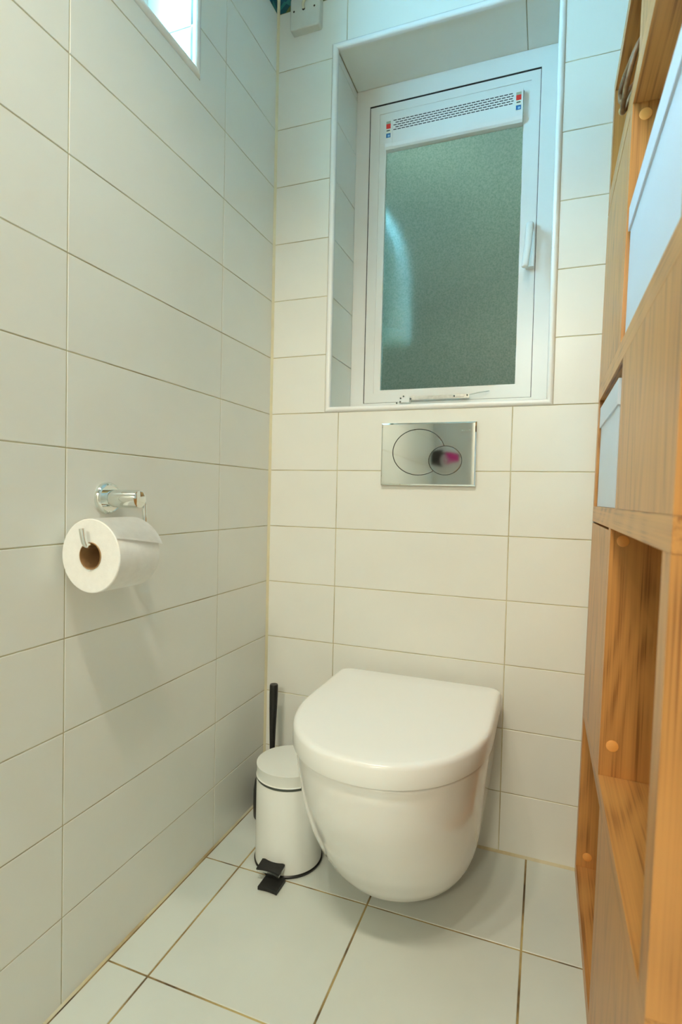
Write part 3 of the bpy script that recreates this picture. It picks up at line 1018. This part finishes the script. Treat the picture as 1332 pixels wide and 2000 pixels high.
# ------------------------------------------------------------------ bookcase
SA, SL = 0.790, 0.013
SD = 0.335
case = setp(empty('bookcase', (SA, 0, 0), (0, SL, 0)), 'oak effect bookcase of staggered open and closed cells beside the toilet', 'bookcase')
SM = Matrix.Translation((SA, 0, 0)) @ Matrix.Rotation(SL, 4, 'Y')
BZ = [(0.0, 0.030), (0.360, 0.390), (0.787, 0.819), (1.045, 1.078), (1.445, 1.485), (1.690, 1.720)]
YE = -0.800
for k, (a, b) in enumerate(BZ):
    obj('shelf', bbox(0, SD, YE, -0.002, a, b, .0007, 1), M['wood_h'], case)
PT = 0.030
def caps(parent, y, pts):
    for (cx, cz) in pts:
        bm = NB()
        lathe(bm, [(.0092, 0), (.0090, .0008), (.0080, .0012)], (0, -1, 0), (cx, y, cz), 24)
        obj('screw_cap', bm, M['cap'], parent, smooth=30)
for t in range(5):
    za, zb = BZ[t][1], BZ[t + 1][0]
    e = 0.0004
    if t % 2 == 0:        # open towards the wall, closed towards the camera
        end = obj('upright', bbox(0, SD, -PT, -0.002, za + e, zb - e, .0007, 1), M['wood_v'], case)
        caps(end, -PT, [(.0215, za + .024), (.0215, zb - .020), (.30, za + .024), (.30, zb - .020)])
        obj('upright', bbox(0, SD, -.430, -.402, za + e, zb - e, .0007, 1), M['wood_v'], case)
        obj('closed_front', bbox(0, .016, YE, -.4312, za + e, zb - e, .0007, 1), M['wood_v'], case)
        obj('back_panel', bbox(SD - .008, SD - .001, -.402 + e, -PT - e, za + e, zb - e, .0005, 1), M['wood_v'], case)
    else:                 # closed towards the wall, open towards the camera
        obj('closed_front', bbox(0, .016, -.3285, -.002, za + e, zb - .004, .0007, 1), M['wood_v'], case)
        mid = obj('upright', bbox(0, SD, -.358, -.330, za + e, zb - e, .0007, 1), M['wood_v'], case)
        caps(mid, -.358, [(.0185, zb - .019), (.0185, za + .050), (.30, zb - .019), (.30, za + .050)])
        obj('upright', bbox(0, SD, YE, YE + .034, za + e, zb - e, .0007, 1), M['wood_v'], case)
        obj('back_panel', bbox(SD - .008, SD - .001, YE + .034 + e, -.358 - e, za + e, zb - e, .0005, 1), M['wood_v'], case)

def storage_box(label, y0, y1, zbase, h, lid_h, x0=0.002, depth=0.27):
    o = empty('storage_box')
    o.matrix_world = SM @ Matrix.Translation((x0, (y0 + y1) / 2, zbase + .0006))
    hw = abs(y1 - y0) / 2
    setp(o, label, 'box', None, 'white lidded boxes in the bookcase')
    bm = NB()
    box(bm, .0030, depth - .003, -hw + .003, hw - .003, 0, h - .012)
    bev(bm, .0025, 2)
    obj('box_body', bm, M['boxw'], o, smooth=40)
    bm = NB()
    box(bm, .0036, depth - .0036, -hw + .0036, hw - .0036, h - lid_h - .0025, h - lid_h + .002)
    obj('seam', bm, M['boxseam'], o)
    bm = NB()
    box(bm, 0, depth, -hw, hw, h - lid_h, h)
    bev(bm, .0030, 3)
    obj('box_lid', bm, M['boxw'], o, smooth=40)
    return o
storage_box('big white lidded storage box on the upper shelf nearest the camera', -.7450, -.3640, 1.078, 0.205, 0.036)
storage_box('white lidded storage box in the cell against the window wall', -.3420, -.0330, 0.819, 0.208, 0.042)

# basket on the upper shelf whose leather handles hang over the shelf edge
bk = empty('handled_basket')
bk.matrix_world = SM @ Matrix.Translation((0.15, -0.22, 1.4856))
setp(bk, 'brown basket with looped leather handles on the upper bookcase shelf', 'basket')
bm = NB()
rings = []
for (a, b, z) in ((.09, .14, 0), (.098, .150, .006), (.105, .158, .07), (.108, .162, .115), (.104, .158, .115), (.100, .152, .01)):
    rings.append([(a * (1 if cos(t) > 0 else -1) * abs(cos(t)) ** .6, b * (1 if sin(t) > 0 else -1) * abs(sin(t)) ** .6, z) for t in [2 * pi * k / 40 for k in range(40)]])
ring_loft(bm, rings)
obj('basket_body', bm, M['leather'], bk, smooth=50)
def wpt(px):                     # world point -> basket space
    return bk.matrix_world.inverted() @ Vector(px)
strA = [(0.842, -0.300, 1.585), (0.820, -0.330, 1.560), (0.806, -0.310, 1.535), (0.8035, -0.270, 1.545), (0.8035, -0.222, 1.556), (0.806, -0.232, 1.532), (0.820, -0.250, 1.545), (0.842, -0.235, 1.575)]
strB = [(0.842, -0.345, 1.580), (0.816, -0.345, 1.545), (0.8045, -0.325, 1.508), (0.803, -0.295, 1.498), (0.803, -0.275, 1.495), (0.806, -0.262, 1.497), (0.822, -0.270, 1.530), (0.842, -0.280, 1.575)]
for s_ in (strA, strB):
    bm = NB()
    tube(bm, spline([wpt(p) for p in s_], 8), .0042, 8)
    obj('handle', bm, M['leather'], bk, smooth=60)
bm = NB()
lathe(bm, [(.001, -.006), (.005, -.004), (.006, 0), (.005, .004), (.001, .006)], (0, 1, 0), wpt((0.8035, -0.262, 1.498)), 12)
obj('handle_knot', bm, M['leather2'], bk, smooth=60)

# ------------------------------------------------------------------ bracket and magenta cloth added for the flush plate to reflect
tb = setp(empty('standin_bracket', (0.040, YF, 1.090)), 'added dark bracket standing in for the dark shape mirrored in the flush plate', 'bracket')
obj('mount', bbox(-.028, .028, 0, .012, -.034, .034, .003), M['blackpl'], tb)
bm = NB()
tube(bm, [(0, .010, .005), (0, .050, .005), (.008, .060, .005), (.125, .060, .005)], .006, 10)
obj('bar', bm, M['blackpl'], tb, smooth=40)
tc_ = setp(empty('standin_cloth', (0.125, YF + .060, 1.0955)), 'added magenta cloth standing in for the pink spot mirrored in the flush plate', 'cloth')
bm = NB()
rings = []
for k in range(13):
    x = -.032 + .064 * k / 12
    w = .002 * sin(k * 1.7)
    pth = [(.0125 + w, -.020), (.0118 + w, -.015), (.0095, .0), (.006, .0145), (0, .0175), (-.006, .0145), (-.0095, .0), (-.0118 - w, -.015), (-.0125 - w, -.017),
           (-.0105 - w, -.017), (-.0098 - w, -.015), (-.0078, .0), (-.005, .0130), (0, .0157), (.005, .0130), (.0078, .0), (.0098 + w, -.015), (.0105 + w, -.020)]
    rings.append([(x, p[0], p[1] - .009) for p in pth])
ring_loft(bm, rings)
obj('cloth', bm, M['magenta'], tc_, smooth=60)

# ------------------------------------------------------------------ ceiling lamps (above and behind the camera)
cl = setp(empty('ceiling_light', (0.40, -1.35, ZC)), 'white ceiling bar light with three warm spot lamps', 'ceiling light')
obj('bar', bbox(-.30, .30, -.03, .03, -.025, -.0005, .004), M['upvc'], cl)
for k in range(3):
    x = -.22 + .22 * k
    bm = NB()
    lathe(bm, [(.012, 0), (.012, .03), (.030, .04), (.034, .085), (.030, .085)], (0, 0, -1), (x, 0, -.024), 24)
    sp_ = obj('spot_head', bm, M['upvc'], cl, smooth=40)
    bm = NB()
    lathe(bm, [(.029, .0835), (.029, .0862), (.010, .088)], (0, 0, -1), (x, 0, -.024), 24)
    obj('lens', bm, M['lamp'], sp_, smooth=40)
    ld = bpy.data.lights.new('spot_lamp', 'SPOT')
    ld.spot_size = radians(96)
    ld.spot_blend = 0.85
    ld.energy = LAMP_W
    ld.color = LAMP_COL
    ld.shadow_soft_size = 0.03
    lo = bpy.data.objects.new('spot_lamp', ld)
    COL.objects.link(lo)
    lo.parent = cl
    lo.location = (x, 0, -.15)
    aim = Vector((0.33, -0.55, 0.0)) - Vector((0.40 + x, -1.35, ZC - .15))
    lo.rotation_euler = aim.to_track_quat('-Z', 'Y').to_euler()

hl = setp(empty('added_hall_light', (0.55, YF - 0.95, ZC)), 'added round hallway light brightening the room through the open door', 'ceiling light')
bm = NB()
lathe(bm, [(.05, 0), (.05, .02), (.02, .03), (.012, .05)], (0, 0, -1), (0, 0, -.0005), 24)
obj('ceiling_rose', bm, M['upvc'], hl, smooth=40)
bm = NB()
lathe(bm, [(.02, .05), (.07, .065), (.10, .11), (.10, .15), (.07, .19), (.01, .205)], (0, 0, -1), (0, 0, 0), 32)
obj('globe', bm, M['lamp'], hl, smooth=60)
ld = bpy.data.lights.new('added_hall_lamp', 'POINT')  # added unseen lamp lifting the floor, lower walls and bowl front
ld.energy = HALL_W
ld.color = LAMP_COL
ld.shadow_soft_size = 0.12
lo = bpy.data.objects.new('added_hall_lamp', ld)
COL.objects.link(lo)
lo.parent = hl
lo.location = (0, 0, -.34)
